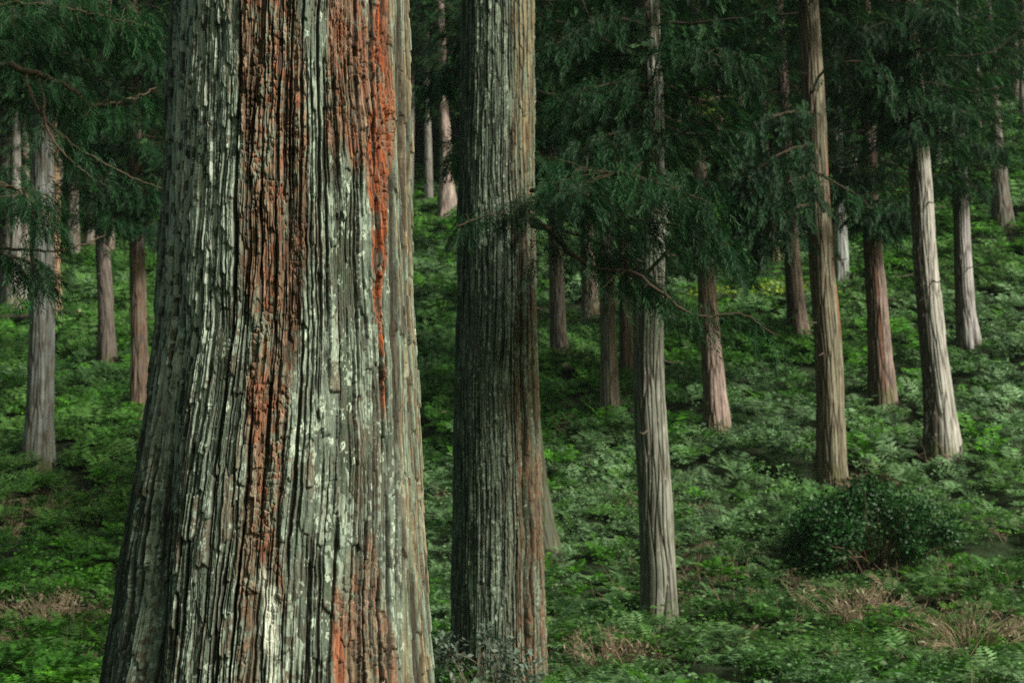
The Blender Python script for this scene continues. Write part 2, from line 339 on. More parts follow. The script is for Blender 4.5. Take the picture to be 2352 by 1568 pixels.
def style1(s, Z, TH, seed):
    B = lambda e, sd, soft=.02, jag=.03: band(P1, Y1, e, TH, Z, soft, sd, jag)
    red = B([(-300, 560, 700), (0, 560, 660), (150, 552, 690), (400, 550, 715), (650, 560, 705), (780, 570, 680), (900, 565, 662), (1240, 595, 650), (1420, 610, 655)], 500)
    red = np.maximum(red, B([(-300, 750, 835), (0, 745, 835), (200, 750, 840), (330, 750, 850), (430, 770, 840)], 503))
    red = np.maximum(red, .8*B([(1270, 770, 860), (1400, 760, 900), (1650, 750, 940)], 506))
    red = np.maximum(red, .7*B([(900, 560, 590), (1100, 555, 600), (1568, 545, 590)], 509))
    dk = B([(420, 655, 690), (600, 650, 710), (780, 640, 700), (900, 650, 668)], 512, .05)
    org = B([(60, 868, 896), (200, 852, 896), (350, 848, 894), (560, 848, 890), (760, 854, 886), (800, 866, 888), (960, 876, 890)], 515, .012, .05)*(.25+.75*sst(.36, .5, fbm(s/.015, Z/.10, 516, 3)))
    red = np.maximum(red, .9*B([(-300, 845, 900), (60, 845, 895), (400, 835, 890), (520, 850, 885)], 517))
    org = np.maximum(org, .6*B([(1430, 768, 785), (1560, 768, 790)], 518, .01, .02))
    tan_ = B([(-300, 890, 970), (400, 898, 980), (900, 905, 975), (1200, 925, 985), (1700, 940, 1010)], 521, .08)
    h, c = bark(s, Z, seed, np.clip(np.maximum(red, org), 0, 1), 1., .62, tan_, org)
    a = TH+pi/2; c = greyer(c, .50*(1-.7*tan_)*(1-np.clip(red+org, 0, 1)))*np.array([.95, .99, .95])
    # the pale bare wound low in the middle
    wh = B([(1330, 600, 640), (1450, 590, 640), (1650, 585, 650)], 524, .03)*sst(.35, .6, noise(s/.03, Z/.12, 88))
    c = mixc(c, np.array([.62, .66, .55]), wh*.9)
    c = mixc(c, np.array([.05, .035, .022]), dk*.75*sst(.3, .6, fbm(s/.03, Z/.08, 91, 3)))
    lf = sst(-.95, -1.25, a)*(.45+.55*sst(3.2, 1.6, Z))                            # moss and painted-in shade on the left flank
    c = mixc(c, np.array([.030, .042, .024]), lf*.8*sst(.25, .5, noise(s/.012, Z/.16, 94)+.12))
    ml = sst(-.30, -.45, a)*sst(1.7, 2.5, Z)*sst(-1.25, -1.0, a)
    c = mixc(c, PALE*1.0, ml*sst(.42, .52, noise(s/.016, Z/.05, 93)*.7+.3*noise(s/.006, Z/.012, 95))*.8)
    # deep flutes
    def groove(pts, wd, dep):
        zz = np.array([at(660, p[1], Y1)[2] for p in pts]); tt = np.array([th_of(P1, *p) for p in pts]); o = np.argsort(zz)
        g = np.exp(-((a-np.interp(Z, zz[o], tt[o]))/wd)**2); return -dep*g
    zlow = sst(3.6, .8, Z)
    gr = groove([(398, 400), (400, 900), (372, 1150), (345, 1568), (330, 1800)], .13, .09)*zlow
    gr = gr + groove([(880, 0), (886, 500), (893, 900), (905, 1200), (930, 1568)], .05, .02)
    gr = gr + groove([(660, 300), (668, 700), (650, 950)], .06, .022)*sst(2.2, 2.8, Z)
    gr = gr + groove([(870, 250), (868, 560), (875, 800)], .013, .022)*sst(2.1, 2.4, Z)
    return (h, gr), c
z1 = terr(np.array([at(620, 1568, Y1)[0]]), np.array([Y1]))[0]
t1 = empty('cedar_tree', (at(620, 1568, Y1)[0], Y1, z1), 'huge cedar nearest the viewer with deeply fissured bark, red strips and pale lichen', 'cedar tree')
def rel(o, me, name, root, **k):
    ob = link(name, me); ob.parent = root; ob.location = (-root.location.x, -root.location.y, -root.location.z); return ob
zf0, zf1 = at(600, 1640, Y1)[2], at(600, -40, Y1)[2]
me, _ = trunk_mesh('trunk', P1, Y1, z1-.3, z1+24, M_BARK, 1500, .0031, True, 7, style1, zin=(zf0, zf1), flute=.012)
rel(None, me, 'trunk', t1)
def strip(pts, wd, Y, colr, th=.004):
    P = spline([at(a, b, Y+dy) for a, b, dy in pts], 14); n = len(P)
    wv = wd*np.sin(np.linspace(.35, pi-.15, n))
    A = P+np.stack([-wv, 0*wv, 0*wv], -1); B_ = P+np.stack([wv, 0*wv, 0*wv], -1); off = np.array([0, th, 0])
    V = np.stack([A, B_, B_+off, A+off], 1).reshape(-1, 3)
    return mkmesh('peeling_strip', V, [grid_faces(n, 4)], [M_BARK], np.tile(colr, (len(V), 1)))
rel(None, strip([(935, 60, .02), (938, 110, -.02), (940, 150, -.03), (943, 187, -.03)], .007, Y1, [.42, .20, .09]), 'peeling_strip', t1)

# ------------------------------------------------------------------ the second cedar
Y2 = 17.3
P2 = [(-60, 1144, 166), (0, 1144, 167), (400, 1142, 174), (784, 1140, 186), (1200, 1144, 208), (1568, 1146, 226), (1620, 1147, 232)]
def style2(s, Z, TH, seed):
    a = TH+pi/2
    B = lambda e, sd, soft=.05, jag=.1: band(P2, Y2, e, TH, Z, soft, sd, jag)
    red = 1.*B([(880, 1160, 1200), (1100, 1160, 1208), (1620, 1150, 1225)], 601)
    red = np.maximum(red, .75*B([(520, 1200, 1240), (900, 1205, 1240), (1620, 1215, 1262)], 603))
    red = np.maximum(red, .4*B([(-100, 1130, 1228), (500, 1150, 1228), (560, 1170, 1228)], 605))
    tan_ = B([(-100, 1165, 1240), (300, 1180, 1240), (480, 1190, 1240)], 606, .1)
    h, c = bark(s, Z, seed, red*sst(.3,.6,noise(s/.035, Z/.9, 607)), 1.5, .5, tan_, fine=False, wa=.95, deep=1.1)
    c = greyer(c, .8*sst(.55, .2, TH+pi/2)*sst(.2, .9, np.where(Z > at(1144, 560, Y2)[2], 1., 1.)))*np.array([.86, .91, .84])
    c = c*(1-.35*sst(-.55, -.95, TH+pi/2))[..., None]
    zz = np.array([at(1144, y, Y2)[2] for y in (1620, 1200, 700, 480)]); tt = np.array([th_of(P2, x, y) for x, y in ((1213, 1620), (1207, 1200), (1200, 700), (1196, 480))])
    g = np.exp(-((a-np.interp(Z, zz, tt))/.10)**2)*sst(zz[3]+.3, zz[2], Z)
    return (h, -.075*g), c
x2 = at(1146, 1568, Y2)[0]; z2 = terr(np.array([x2]), np.array([Y2]))[0]
t2 = empty('cedar_tree', (x2, Y2, z2), 'thick cedar right of the huge trunk, with a second stem fused on its right', 'cedar tree')
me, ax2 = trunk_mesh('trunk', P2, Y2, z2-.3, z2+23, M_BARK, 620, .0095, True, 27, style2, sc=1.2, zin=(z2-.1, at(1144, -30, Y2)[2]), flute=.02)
rel(None, me, 'trunk', t2)

def branch(root, pts, Y, r0, n=0, spread=.4, ln=.3, K=16, seed=1, ll=.36, lw=.05, down=.35, tmin=.1, tone=.4, wood=(.075, .055, .035), name='branch', fol='foliage'):
    """a limb through picture points (x, y, depth offset); its foliage hangs from it as a sub-part"""
    r = np.random.default_rng(seed); P = spline([at(a, b, Y+dy) for a, b, dy in pts], 8*len(pts))
    t = np.linspace(0, 1, len(P)); P = P + (r.random(P.shape)-.5)*r0*.8
    V, f = tube(P, r0*(1-.82*t)+.002, 7)
    ob = rel(None, mkmesh(name, V, [f], [M_TWIG], np.tile(wood, (len(V), 1)), True), name, root)
    n = int(n*.62) if n > 200 and Y > 16 else n
    if n:
        tw, p_all, d_all, s_all = [], [], [], []
        p, d, sz = limb_cloud(P, n, spread, ln, r, down, tmin, 1.); p[:, 2] += spread*(.45*r.random(n)**1.5)
        # small side twigs that carry the sprays
        for i in range(0, n, 9):
            q = P[np.argmin(((P-p[i])**2).sum(1))]; tw.append(tube(np.stack([q, (q+p[i])/2+[0, 0, .03], p[i]]), np.array([.006, .005, .003]), 4))
        Vw, Fw = merge(tw); T = sprig_template(K, seed+5, lw, ll); Vl = place(T, p, d, sz, r=r)
        q = np.clip(tone+.7*(r.random(n)-.4), 0, 1)[:, None]; c = np.repeat(LEAFC[0]*(1-q)+LEAFC[1]*q, K*4, 0)
        me = mkmesh(fol, np.vstack([Vw, Vl]), [Fw, np.arange(len(Vl)).reshape(-1, 4)+len(Vw)], [M_TWIG, M_LEAF],
                    np.vstack([np.tile(wood, (len(Vw), 1)), c]), midx=np.concatenate([np.zeros(len(Fw)), np.ones(len(Vl)//4)]))
        fo = link(fol, me); fo.parent = ob
    return ob
# limbs of the second cedar (the leafy boughs that hang across it to the right)
branch(t2, [(1225, 505, -.5), (1262, 530, -1.0), (1320, 590, -1.4), (1380, 620, -1.6), (1450, 624, -1.8), (1512, 668, -1.9), (1600, 726, -2), (1700, 722, -2), (1782, 770, -2)], Y2, .035, 230, .55, .26, seed=31, tmin=.12, down=.5)
branch(t2, [(1225, 480, -.4), (1330, 470, -.9), (1440, 500, -1.2), (1560, 520, -1.5), (1670, 560, -1.7)], Y2, .03, 650, .85, .28, seed=32, tone=.5)
branch(t2, [(1220, 440, -.5), (1320, 400, -1.1), (1430, 400, -1.6), (1540, 430, -2.0), (1640, 470, -2.3)], Y2, .03, 620, .8, .28, seed=33, tone=.55)
branch(t2, [(1190, 500, -.6), (1230, 470, -1.2), (1290, 440, -1.8), (1350, 450, -2.4)], Y2, .025, 380, .6, .26, seed=34, tone=.3)
branch(t2, [(1180, 505, -.6), (1150, 490, -1.1), (1100, 500, -1.5), (1050, 520, -1.8)], Y2, .018, 90, .35, .22, seed=35, tone=.3)
branch(t2, [(1220, 520, -.5), (1330, 540, -.9), (1450, 600, -1.0), (1512, 664, -1.1)], Y2, .022, 260, .5, .26, seed=36, tone=.4, down=.5)

# ------------------------------------------------------------------ the other cedars
LGREY = np.array([.26, .25, .225]); BLUE = np.array([.25, .27, .265]); PINK = np.array([.33, .25, .22]); WHITE = np.array([.55, .53, .48])
BRN = np.array([.15, .10, .07]); OLV = np.array([.20, .18, .13]); DKB = np.array([.06, .045, .035])
def style_far(main, second, side, amt, streak=.5, redstrip=None):
    """main colour with a differently coloured flank: side = angle from the front (radians, + right)"""
    def f(s, Z, TH, seed):
        a = TH+pi/2
        n1 = fbm(s/.05, Z/1.1, seed+1, 3); n2 = fbm(s/.12, Z/.35, seed+2, 3)
        dA, cA, _, _ = voro((s+.05*(noise(s/.3, Z/.8, seed+4)-.5))/.075, Z/1.3, seed+6); fA = np.exp(-(dA/.16)**2)
        h = -.024*fA + .014*(cA-.5) + .03*(fbm(s/.2, Z/1.5, seed+8, 2)-.5)
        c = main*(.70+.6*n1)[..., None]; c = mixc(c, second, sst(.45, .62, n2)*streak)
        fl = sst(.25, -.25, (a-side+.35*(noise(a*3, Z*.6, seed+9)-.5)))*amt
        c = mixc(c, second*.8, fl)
        if redstrip: c = mixc(c, RED*1.1, np.exp(-((a-redstrip[0])/.14)**2)*sst(redstrip[1]-.3, redstrip[1], Z)*sst(redstrip[2]+.3, redstrip[2], Z)*sst(.35, .5, n2+.1))
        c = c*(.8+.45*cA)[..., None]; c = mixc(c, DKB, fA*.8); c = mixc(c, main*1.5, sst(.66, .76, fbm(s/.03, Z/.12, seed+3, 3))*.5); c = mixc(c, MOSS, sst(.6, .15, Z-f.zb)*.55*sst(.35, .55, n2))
        return h, c
    return f
# label, profile (py, centre, width) top first and last = base, style, crown start py, crown index, crown scale, extra rotation
T = []; BOUGHS = []
def cedar(label, prof, sty, crown_py=None, ci=0, cs=1., rot=0., seed=1, Y=None, group='cedars on the ferny slope', ncol=90, cat='cedar tree', dz=.05, top=22.):
    py, cx, w_ = prof[-1]
    if Y is None: b = base_at(cx, py); b = base_at(cx, py+.24*F/b[1])
    else: p = at(cx, py, Y); b = np.array([p[0], Y, terr(p[0:1], np.array([Y]))[0]])
    zg = float(terr(b[0:1], b[1:2])[0]); root = empty('cedar_tree', (b[0], b[1], zg), label, cat, group)
    sty.zb = zg
    me, ax = trunk_mesh('trunk', prof, float(b[1]), zg-.4, zg+top, M_FAR, ncol, dz, False, seed, sty, flute=.045, zin=(zg-.4, max(at(cx, -60, b[1])[2], zg+4)), rtop=.75)
    rel(None, me, 'trunk', root)
    if crown_py is not None:
        z = at(cx, crown_py, b[1])[2]; cr = link('crown', CROWNS[ci]); cr.parent = root
        cr.location = (np.interp(z, ax[0], ax[1])-b[0], 0, z-zg); cr.rotation_euler = (0, 0, rot); cr.scale = (cs, cs, cs)
    rs = np.random.default_rng(seed+7)
    if b[1] < 50:
        for k in range(5):
            zz_ = zg+rs.uniform(2.2, 8.5); az = rs.uniform(-2.9, .2); q = np.array([np.interp(zz_, ax[0], ax[1]), b[1], zz_]); r_ = np.interp(zz_, ax[0], ax[2])
            d = np.array([cos(az), sin(az), rs.uniform(-.25, .15)]); ln = rs.uniform(.12, .6); p = np.stack([q+d*r_*.8, q+d*(r_+ln*.5)+[0, 0, -.03], q+d*(r_+ln)+[0, 0, rs.uniform(-.2, .1)*ln]])
            v, f = tube(p, np.array([.022, .014, .005]), 6); rel(None, mkmesh('branch_stub', v, [f], [M_TWIG], np.tile([.10, .08, .06], (len(v), 1)), True), 'branch_stub', root)
    T.append((label, b, zg)); BOUGHS.append((label, root.name, float(b[1]))); return root, float(b[1])
sf = style_far
# right of the second cedar, near to far
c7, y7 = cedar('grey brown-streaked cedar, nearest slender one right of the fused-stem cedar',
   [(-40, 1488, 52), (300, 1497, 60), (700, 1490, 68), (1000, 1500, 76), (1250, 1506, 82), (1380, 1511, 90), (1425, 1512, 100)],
   sf(np.array([.27, .275, .235]), np.array([.14, .145, .11]), -.15, .85, .6), 330, 3, .75, .4, 51, ncol=260, dz=.02)  # sunlit right strip and darker left side painted into the bark colour
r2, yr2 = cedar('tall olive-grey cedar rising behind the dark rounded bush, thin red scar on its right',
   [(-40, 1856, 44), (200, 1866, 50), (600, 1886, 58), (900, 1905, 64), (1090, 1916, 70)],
   sf(np.array([.23, .215, .15]), BRN*.9, -.35, .85, redstrip=(1.15, 5.5, 9.6)), 40, 0, .8, 1., 52, ncol=160, dz=.03)  # bark painted brighter on the sunward right, darker on the left
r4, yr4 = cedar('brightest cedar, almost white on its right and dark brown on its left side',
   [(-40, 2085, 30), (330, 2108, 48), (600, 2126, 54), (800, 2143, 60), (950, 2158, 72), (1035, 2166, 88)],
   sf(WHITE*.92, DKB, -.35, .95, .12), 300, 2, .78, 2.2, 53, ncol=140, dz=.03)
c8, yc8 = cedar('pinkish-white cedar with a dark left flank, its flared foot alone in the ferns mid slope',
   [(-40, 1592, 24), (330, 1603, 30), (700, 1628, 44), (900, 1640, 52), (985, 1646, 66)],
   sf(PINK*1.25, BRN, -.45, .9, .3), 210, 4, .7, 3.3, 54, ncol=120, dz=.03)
cedar('slim grey-brown cedar with mossy orange foot, left neighbour of a darker thin trunk',
   [(-40, 1380, 26), (560, 1392, 33), (800, 1400, 38), (950, 1403, 48)], sf(np.array([.20, .165, .14]), OLV, -.6, .4), 380, 1, .8, 4.1, 55)
cedar('dark thin cedar half hidden behind the grey one with the brown streak',
   [(-40, 1425, 20), (560, 1432, 27), (860, 1440, 32)], sf(DKB*1.3, BRN, 0, .5), 420, 0, .8, .7, 56)
cedar('reddish cedar with a dark split low down, between the olive-grey and brightest cedars',
   [(-40, 1985, 26), (200, 1990, 30), (560, 2004, 42), (780, 2018, 52), (910, 2028, 64)], sf(PINK*.95, BRN*.7, -.35, .9, .45, redstrip=(-.1, 5., 10.)), 500, 1, .8, 5.2, 57, ncol=120)
cedar('pale mauve-grey cedar with spreading roots, right neighbour of the brightest cedar',
   [(-40, 2185, 22), (200, 2196, 26), (500, 2208, 36), (720, 2219, 44), (800, 2226, 60)], sf(np.array([.37, .35, .35]), DKB*1.4, -.5, .8, .15), 420, 4, .75, 1.9, 58)
cedar('pinkish cedar with widened foot high on the slope, just left of the olive-grey cedar',
   [(-40, 1785, 20), (260, 1802, 28), (560, 1816, 34), (700, 1829, 42), (762, 1834, 56)], sf(PINK*.95, DKB, -.6, .8, .3), 330, 2, .8, 2.6, 59)
cedar('mottled grey cedar with blue-grey foot, first trunk right of the fused-stem cedar',
   [(-40, 1250, 22), (560, 1274, 33), (740, 1283, 38), (815, 1287, 48)], sf(np.array([.24, .215, .19]), BRN, -.4, .6, .5), 470, 3, .8, .2, 60)
cedar('short-looking pale pink cedar foot behind the leafy bough, higher than its neighbours',
   [(-40, 1330, 20), (560, 1350, 30), (705, 1354, 40)], sf(PINK*1.15, BRN, -.5, .7, .4), 450, 0, .85, 3.6, 61)
cedar('dark grey cedar with broad foot standing highest at the right edge of the ferns',
   [(-40, 2262, 22), (180, 2278, 26), (340, 2290, 32), (450, 2299, 42), (512, 2303, 56)], sf(LGREY*.6, BRN, -.5, .4, .4), 150, 2, .9, 4.4, 62)
cedar('pale blue-grey cedar seen in the gap between the olive-grey and the reddish cedar',
   [(-40, 1912, 20), (480, 1928, 28), (635, 1933, 36)], sf(BLUE*1.25, LGREY, -.5, .3, .3), 430, 3, .85, 5.0, 63)
cedar('dim brown cedar high up, left neighbour of the pinkish one with widened foot',
   [(-40, 1745, 18), (300, 1752, 22), (520, 1770, 25), (605, 1774, 34)], sf(BRN*1.2, DKB, -.3, .6), 480, 1, .85, 2.0, 64)
cedar('cream-pink cedar foot left of the fused-stem cedar, in the gap beside the huge trunk',
   [(-40, 1008, 18), (250, 1018, 24), (400, 1026, 30), (488, 1030, 52)], sf(PINK*1.25, LGREY, -.5, .4, .4), 260, 4, .9, 1.2, 65)
cedar('blue-grey cedar directly behind the upper part of the grey brown-streaked one',
   [(-40, 1508, 20), (300, 1515, 26), (540, 1522, 34)], sf(BLUE*1.35, LGREY, -.6, .4, .2), 290, 3, .9, .3, 66, Y=58.)
cedar('thin pinkish cedar glimpsed above the leafy bough beside the fused-stem cedar',
   [(-40, 1260, 14), (330, 1268, 20), (560, 1276, 26)], sf(PINK, LGREY, -.6, .4, .2), 330, 1, .9, 2.7, 67, Y=62.)
cedar('far grey cedar in the top right corner above the dark broad-footed one',
   [(-40, 2325, 18), (200, 2334, 24), (330, 2340, 34)], sf(PINK*.8, LGREY, -.5, .3, .2), 60, 4, .9, 3.9, 68, Y=82.)
cedar('grey cedar peeking out high behind the olive-grey and reddish cedars',
   [(-40, 1940, 18), (240, 1950, 24), (470, 1958, 34)], sf(LGREY*1.1, LGREY, -.5, .3, .2), 190, 0, .9, 4.9, 69, Y=68.)
g2, _ = cedar('mossy dark cedar with a skirted base hidden behind the fused-stem cedar',
   [(-40, 1190, 50), (700, 1200, 60), (960, 1213, 60), (1100, 1221, 72), (1200, 1228, 88), (1262, 1234, 104)], sf(np.array([.09, .10, .07]), MOSS*.5, -.2, .6), 380, 1, .7, 1.0, 70, ncol=140)
for lb, pr, st, cp, ci_, sd_, yy in (
    ('narrow pale trunk high between the pinkish wide-footed and the olive-grey cedar', [(-40, 1690, 13), (330, 1700, 17), (560, 1706, 22)], sf(PINK*1.1, LGREY, -.5, .4), 150, 0, 90, 70.),
    ('narrow grey trunk high on the slope between the brightest and the mauve-grey cedar', [(-40, 2140, 13), (300, 2152, 18), (500, 2158, 24)], sf(LGREY*1.2, LGREY, -.5, .4), 120, 1, 91, 66.),
    ('slim pale trunk far behind, between the mauve-grey and the dark broad-footed cedar', [(-40, 2232, 13), (300, 2246, 17), (450, 2250, 22)], sf(LGREY*1.1, PINK*.8, -.5, .4), 60, 2, 92, 72.),
    ('slim pinkish trunk far up at the right edge of the view', [(-40, 2346, 14), (200, 2350, 18), (400, 2354, 24)], sf(PINK, LGREY, -.5, .4), 20, 3, 93, 74.),
    ('distant pale trunk left of the dim brown cedar, above the leafy bough', [(-40, 1640, 12), (300, 1652, 16), (500, 1656, 20)], sf(PINK*1.2, LGREY, -.5, .4), 120, 4, 94, 78.),
    ('distant whitish trunk just right of the reddish cedar, high up', [(-40, 2050, 13), (250, 2060, 17), (450, 2066, 22)], sf(WHITE*.8, LGREY, -.5, .4), 90, 0, 95, 73.),
    ('distant grey trunk above the gap beside the fused-stem cedar, right of the cream-pink foot', [(-40, 975, 13), (300, 982, 17), (450, 985, 22)], sf(LGREY, LGREY, -.5, .4), 150, 1, 96, 80.),
    ('faint thin trunk high in the top right, just left of the mauve-grey cedar top', [(-40, 2105, 12), (200, 2118, 16), (380, 2122, 20)], sf(LGREY*1.1, LGREY, -.5, .4), 20, 3, 98, 88.),
    ('faint trunk high on the slope right of the dark broad-footed cedar', [(-40, 2312, 12), (240, 2322, 16), (420, 2326, 20)], sf(LGREY*1.2, LGREY, -.5, .4), 40, 0, 99, 90.),
    ('faint slender trunk at the far left, left of the lavender-grey pair', [(-40, 14, 12), (300, 18, 15), (430, 20, 20)], sf(LGREY*1.1, LGREY, -.5, .4), 150, 1, 101, 76.),
    ('faint pinkish trunk up the left slope above the grey-brown cedar', [(-40, 244, 12), (380, 250, 15), (520, 252, 20)], sf(PINK*.9, LGREY, -.5, .4), 300, 2, 102, 74.),
    ('distant pale trunk seen between the two farthest pairs at the left', [(-40, 80, 12), (300, 84, 15), (470, 86, 20)], sf(LGREY*1.1, LGREY, -.5, .4), 180, 2, 97, 72.)):
    cedar(lb, pr, st, cp, ci_, .9, sd_*1.3, sd_, Y=yy)
# left of the huge cedar
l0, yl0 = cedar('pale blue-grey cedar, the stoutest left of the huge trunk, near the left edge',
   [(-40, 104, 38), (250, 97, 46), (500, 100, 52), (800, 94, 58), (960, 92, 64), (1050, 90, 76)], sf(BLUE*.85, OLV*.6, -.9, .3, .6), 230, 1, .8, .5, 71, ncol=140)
cedar('brown cedar closest to the left flank of the huge trunk',
   [(-40, 300, 30), (560, 314, 36), (800, 320, 40), (935, 323, 54)], sf(BRN*1.25, LGREY*.7, -.5, .4, .4), 480, 0, .8, 1.5, 72)
cedar('grey-brown cedar between the blue-grey and the brown cedar on the left slope',
   [(-40, 222, 24), (560, 235, 32), (740, 243, 36), (825, 247, 46)], sf(np.array([.19, .16, .14]), DKB, -.5, .5, .3), 500, 3, .8, 3.0, 73)
cedar('orange-tinged slim cedar right behind the pale blue-grey one at left',
   [(-40, 110, 20), (400, 124, 24), (650, 127, 26), (745, 129, 34)], sf(np.array([.34, .22, .13]), LGREY*.8, -.2, .6, .3), 330, 4, .8, 4.6, 74)
cedar('faint grey cedar far up the left slope, right of the orange-tinged one',
   [(-40, 158, 18), (430, 168, 24), (592, 170, 32)], sf(LGREY*.6, BRN, -.4, .5), 400, 2, .85, 5.7, 75)
cedar('far lavender-grey cedar by the left edge, left one of a close pair',
   [(-40, 30, 14), (310, 36, 18), (520, 38, 24)], sf(LGREY*.9, LGREY, -.4, .5), 260, 0, .9, .9, 76, Y=62.)
cedar('far pinkish cedar by the left edge, right one of a close pair',
   [(-40, 52, 12), (310, 59, 14), (520, 60, 20)], sf(PINK*.8, LGREY, -.4, .5), 270, 1, .9, 1.9, 77, Y=66.)
cedar('dim grey cedar cut by the left edge of the view above the fallen log',
   [(-40, 2, 22), (560, 10, 28), (680, 12, 36)], sf(LGREY*.7, BRN, -.4, .5), 520, 4, .8, 2.9, 78)
cedar('thin pale cedar in the small gap between the faint grey and the grey-brown cedar',
   [(-40, 196, 14), (470, 204, 17), (560, 206, 26)], sf(LGREY*.8, BRN, -.4, .5), 470, 2, .9, 3.7, 79)
# ones that stand outside the frame but reach into it with their boughs
bl, ybl = cedar('cedar out of view at the left whose bare arched boughs hang into the picture',
   [(0, -210, 120), (784, -200, 130), (1500, -210, 160)], sf(BLUE, OLV, 0, .3), None, 0, 1, 0, 80, Y=15., top=20)
for i, (pts, r0, n, tn) in enumerate([
    ([(-190, 60, 0), (-60, 130, -.3), (40, 155, -.5), (110, 178, -.5), (165, 205, -.4), (215, 243, -.3), (300, 228, -.2), (360, 200, 0)], .045, 170, .5),
    ([(60, 160, -.5), (66, 205, -.6), (95, 262, -.6), (150, 318, -.5), (215, 362, -.4), (300, 405, -.3), (378, 436, -.2)], .022, 40, .3),
    ([(85, 175, -.5), (100, 225, -.6), (104, 285, -.7), (140, 345, -.7), (190, 392, -.6), (250, 432, -.5)], .017, 30, .3),
    ([(-190, 480, 0), (-60, 560, -.4), (40, 572, -.6), (130, 576, -.6), (190, 562, -.5), (240, 540, -.4)], .022, 20, .3),
    ([(-190, 380, 0), (-90, 400, -.5), (0, 420, -.9), (60, 450, -1.1), (110, 500, -1.2)], .03, 270, .25),
    ([(-190, 480, 0), (-80, 540, -.5), (0, 580, -.8), (60, 600, -.9), (110, 640, -1.)], .03, 190, .25),
    ([(-190, 0, 0), (-60, 20, -.4), (60, 10, -.6), (200, 30, -.8), (330, 60, -.9)], .04, 480, .8),
    ]):
    branch(bl, pts, ybl, r0, n, .5 if n < 200 else .75, .25, seed=400+i, tone=tn, wood=(.10, .075, .05))
for pts, sd, n in (([(1866, 215, -.3), (1882, 175, -.5), (1915, 150, -.8), (1965, 142, -1), (2010, 152, -1.1), (2040, 185, -1.2)], 1, 40),
               ([(1868, 390, -.3), (1925, 425, -.6), (1965, 445, -.7), (2020, 500, -.9)], 2, 60),
               ([(1870, 470, -.3), (1820, 480, -.8), (1780, 520, -1.2), (1750, 580, -1.4)], 3, 160),
               ([(1868, 330, -.3), (1800, 350, -.9), (1730, 400, -1.5), (1700, 460, -1.7)], 4, 420),
               ([(1868, 400, -.3), (1810, 420, -.9), (1750, 460, -1.4), (1700, 520, -1.6)], 5, 420),
               ([(1864, 260, -.3), (1800, 260, -1), (1720, 300, -1.6), (1660, 360, -2)], 6, 420)):
    branch(r2, pts, yr2, .035, n, .8, .34, seed=430+sd, tone=.3, ll=.4, lw=.09)
for pts, sd, n in (([(1492, 300, -.2), (1480, 280, -.5), (1462, 240, -.6), (1466, 200, -.7)], 1, 0),
               ([(1495, 330, -.2), (1540, 318, -.6), (1600, 290, -.9), (1680, 262, -1.1)], 2, 120),
               ([(1492, 200, -.2), (1420, 190, -.8), (1340, 210, -1.3), (1290, 250, -1.5)], 3, 420),
               ([(1492, 120, -.2), (1560, 110, -.8), (1650, 130, -1.3), (1740, 180, -1.5)], 4, 420),
               ([(1490, 60, -.2), (1400, 40, -.8), (1320, 70, -1.3), (1260, 120, -1.5)], 5, 420),
               ([(1490, 620, -.2), (1560, 560, -.7), (1640, 560, -1.1), (1700, 600, -1.2)], 6, 260),
               ([(1496, 300, -.2), (1440, 300, -.8), (1370, 320, -1.3), (1310, 370, -1.5)], 7, 380)):
    branch(c7, pts, y7, .03, n, .8, .3, seed=450+sd, tone=.4)

R_ = {lb: (bpy.data.objects[n], d) for lb, n, d in BOUGHS}
def boughs(key, spots, dz=.34):
    root, Y = next(v for k, v in R_.items() if k.startswith(key)); f = F/Y
    for i, (px, py, side, n) in enumerate(spots):
        r = np.random.default_rng(int(px*7+py)); L_ = f*r.uniform(1.0, 1.7)
        pts = [(px, py, 0), (px+side*L_*.3, py-.10*f, -.5), (px+side*L_*.65, py+.0*f, -1.1), (px+side*L_, py+.22*f, -1.5)]
        branch(root, pts, Y, .025, n, .7, .34, seed=500+i+int(px), tone=.15+.5*r.random(), ll=.38, lw=.065, down=.5, tmin=.02)
boughs('brightest', [(2095, 210, -.6, 420), (2098, 240, .7, 420), (2088, 120, .2, 420), (2086, 60, -.7, 420), (2085, 20, .8, 420), (2100, 290, -.1, 260)])
boughs('reddish', [(1992, 470, .8, 420), (1994, 400, -.3, 300), (1988, 150, .6, 380), (1990, 60, -.7, 380), (2000, 500, .3, 380)])
boughs('pale mauve', [(2196, 330, .8, 300), (2192, 180, -.5, 380), (2188, 90, .6, 380), (2204, 420, .3, 260)])
boughs('pinkish-white', [(1598, 150, -.3, 380), (1595, 60, .6, 380), (1610, 420, .5, 340), (1618, 520, -.2, 340)])
boughs('brown cedar closest', [(302, 120, .5, 420), (305, 250, -.6, 420), (308, 330, .6, 420), (310, 430, .2, 420), (312, 490, -.5, 420), (314, 520, .7, 360)])
boughs('grey-brown cedar between', [(222, 60, .3, 380), (225, 200, .6, 380), (229, 330, .5, 380), (233, 470, .6, 260)])
boughs('pale blue-grey cedar, the', [(98, 60, .4, 420), (98, 130, -.3, 420), (97, 190, .7, 300)])
boughs('mossy dark', [(1195, 330, -.9, 380), (1195, 150, -1., 420), (1195, 40, -.8, 420)])
boughs('pinkish cedar with widened', [(1790, 120, -.4, 360), (1800, 370, -.8, 380), (1812, 440, .3, 380)])
boughs('slim grey-brown', [(1385, 380, .3, 360), (1382, 250, -.5, 360), (1380, 120, .5, 360)])
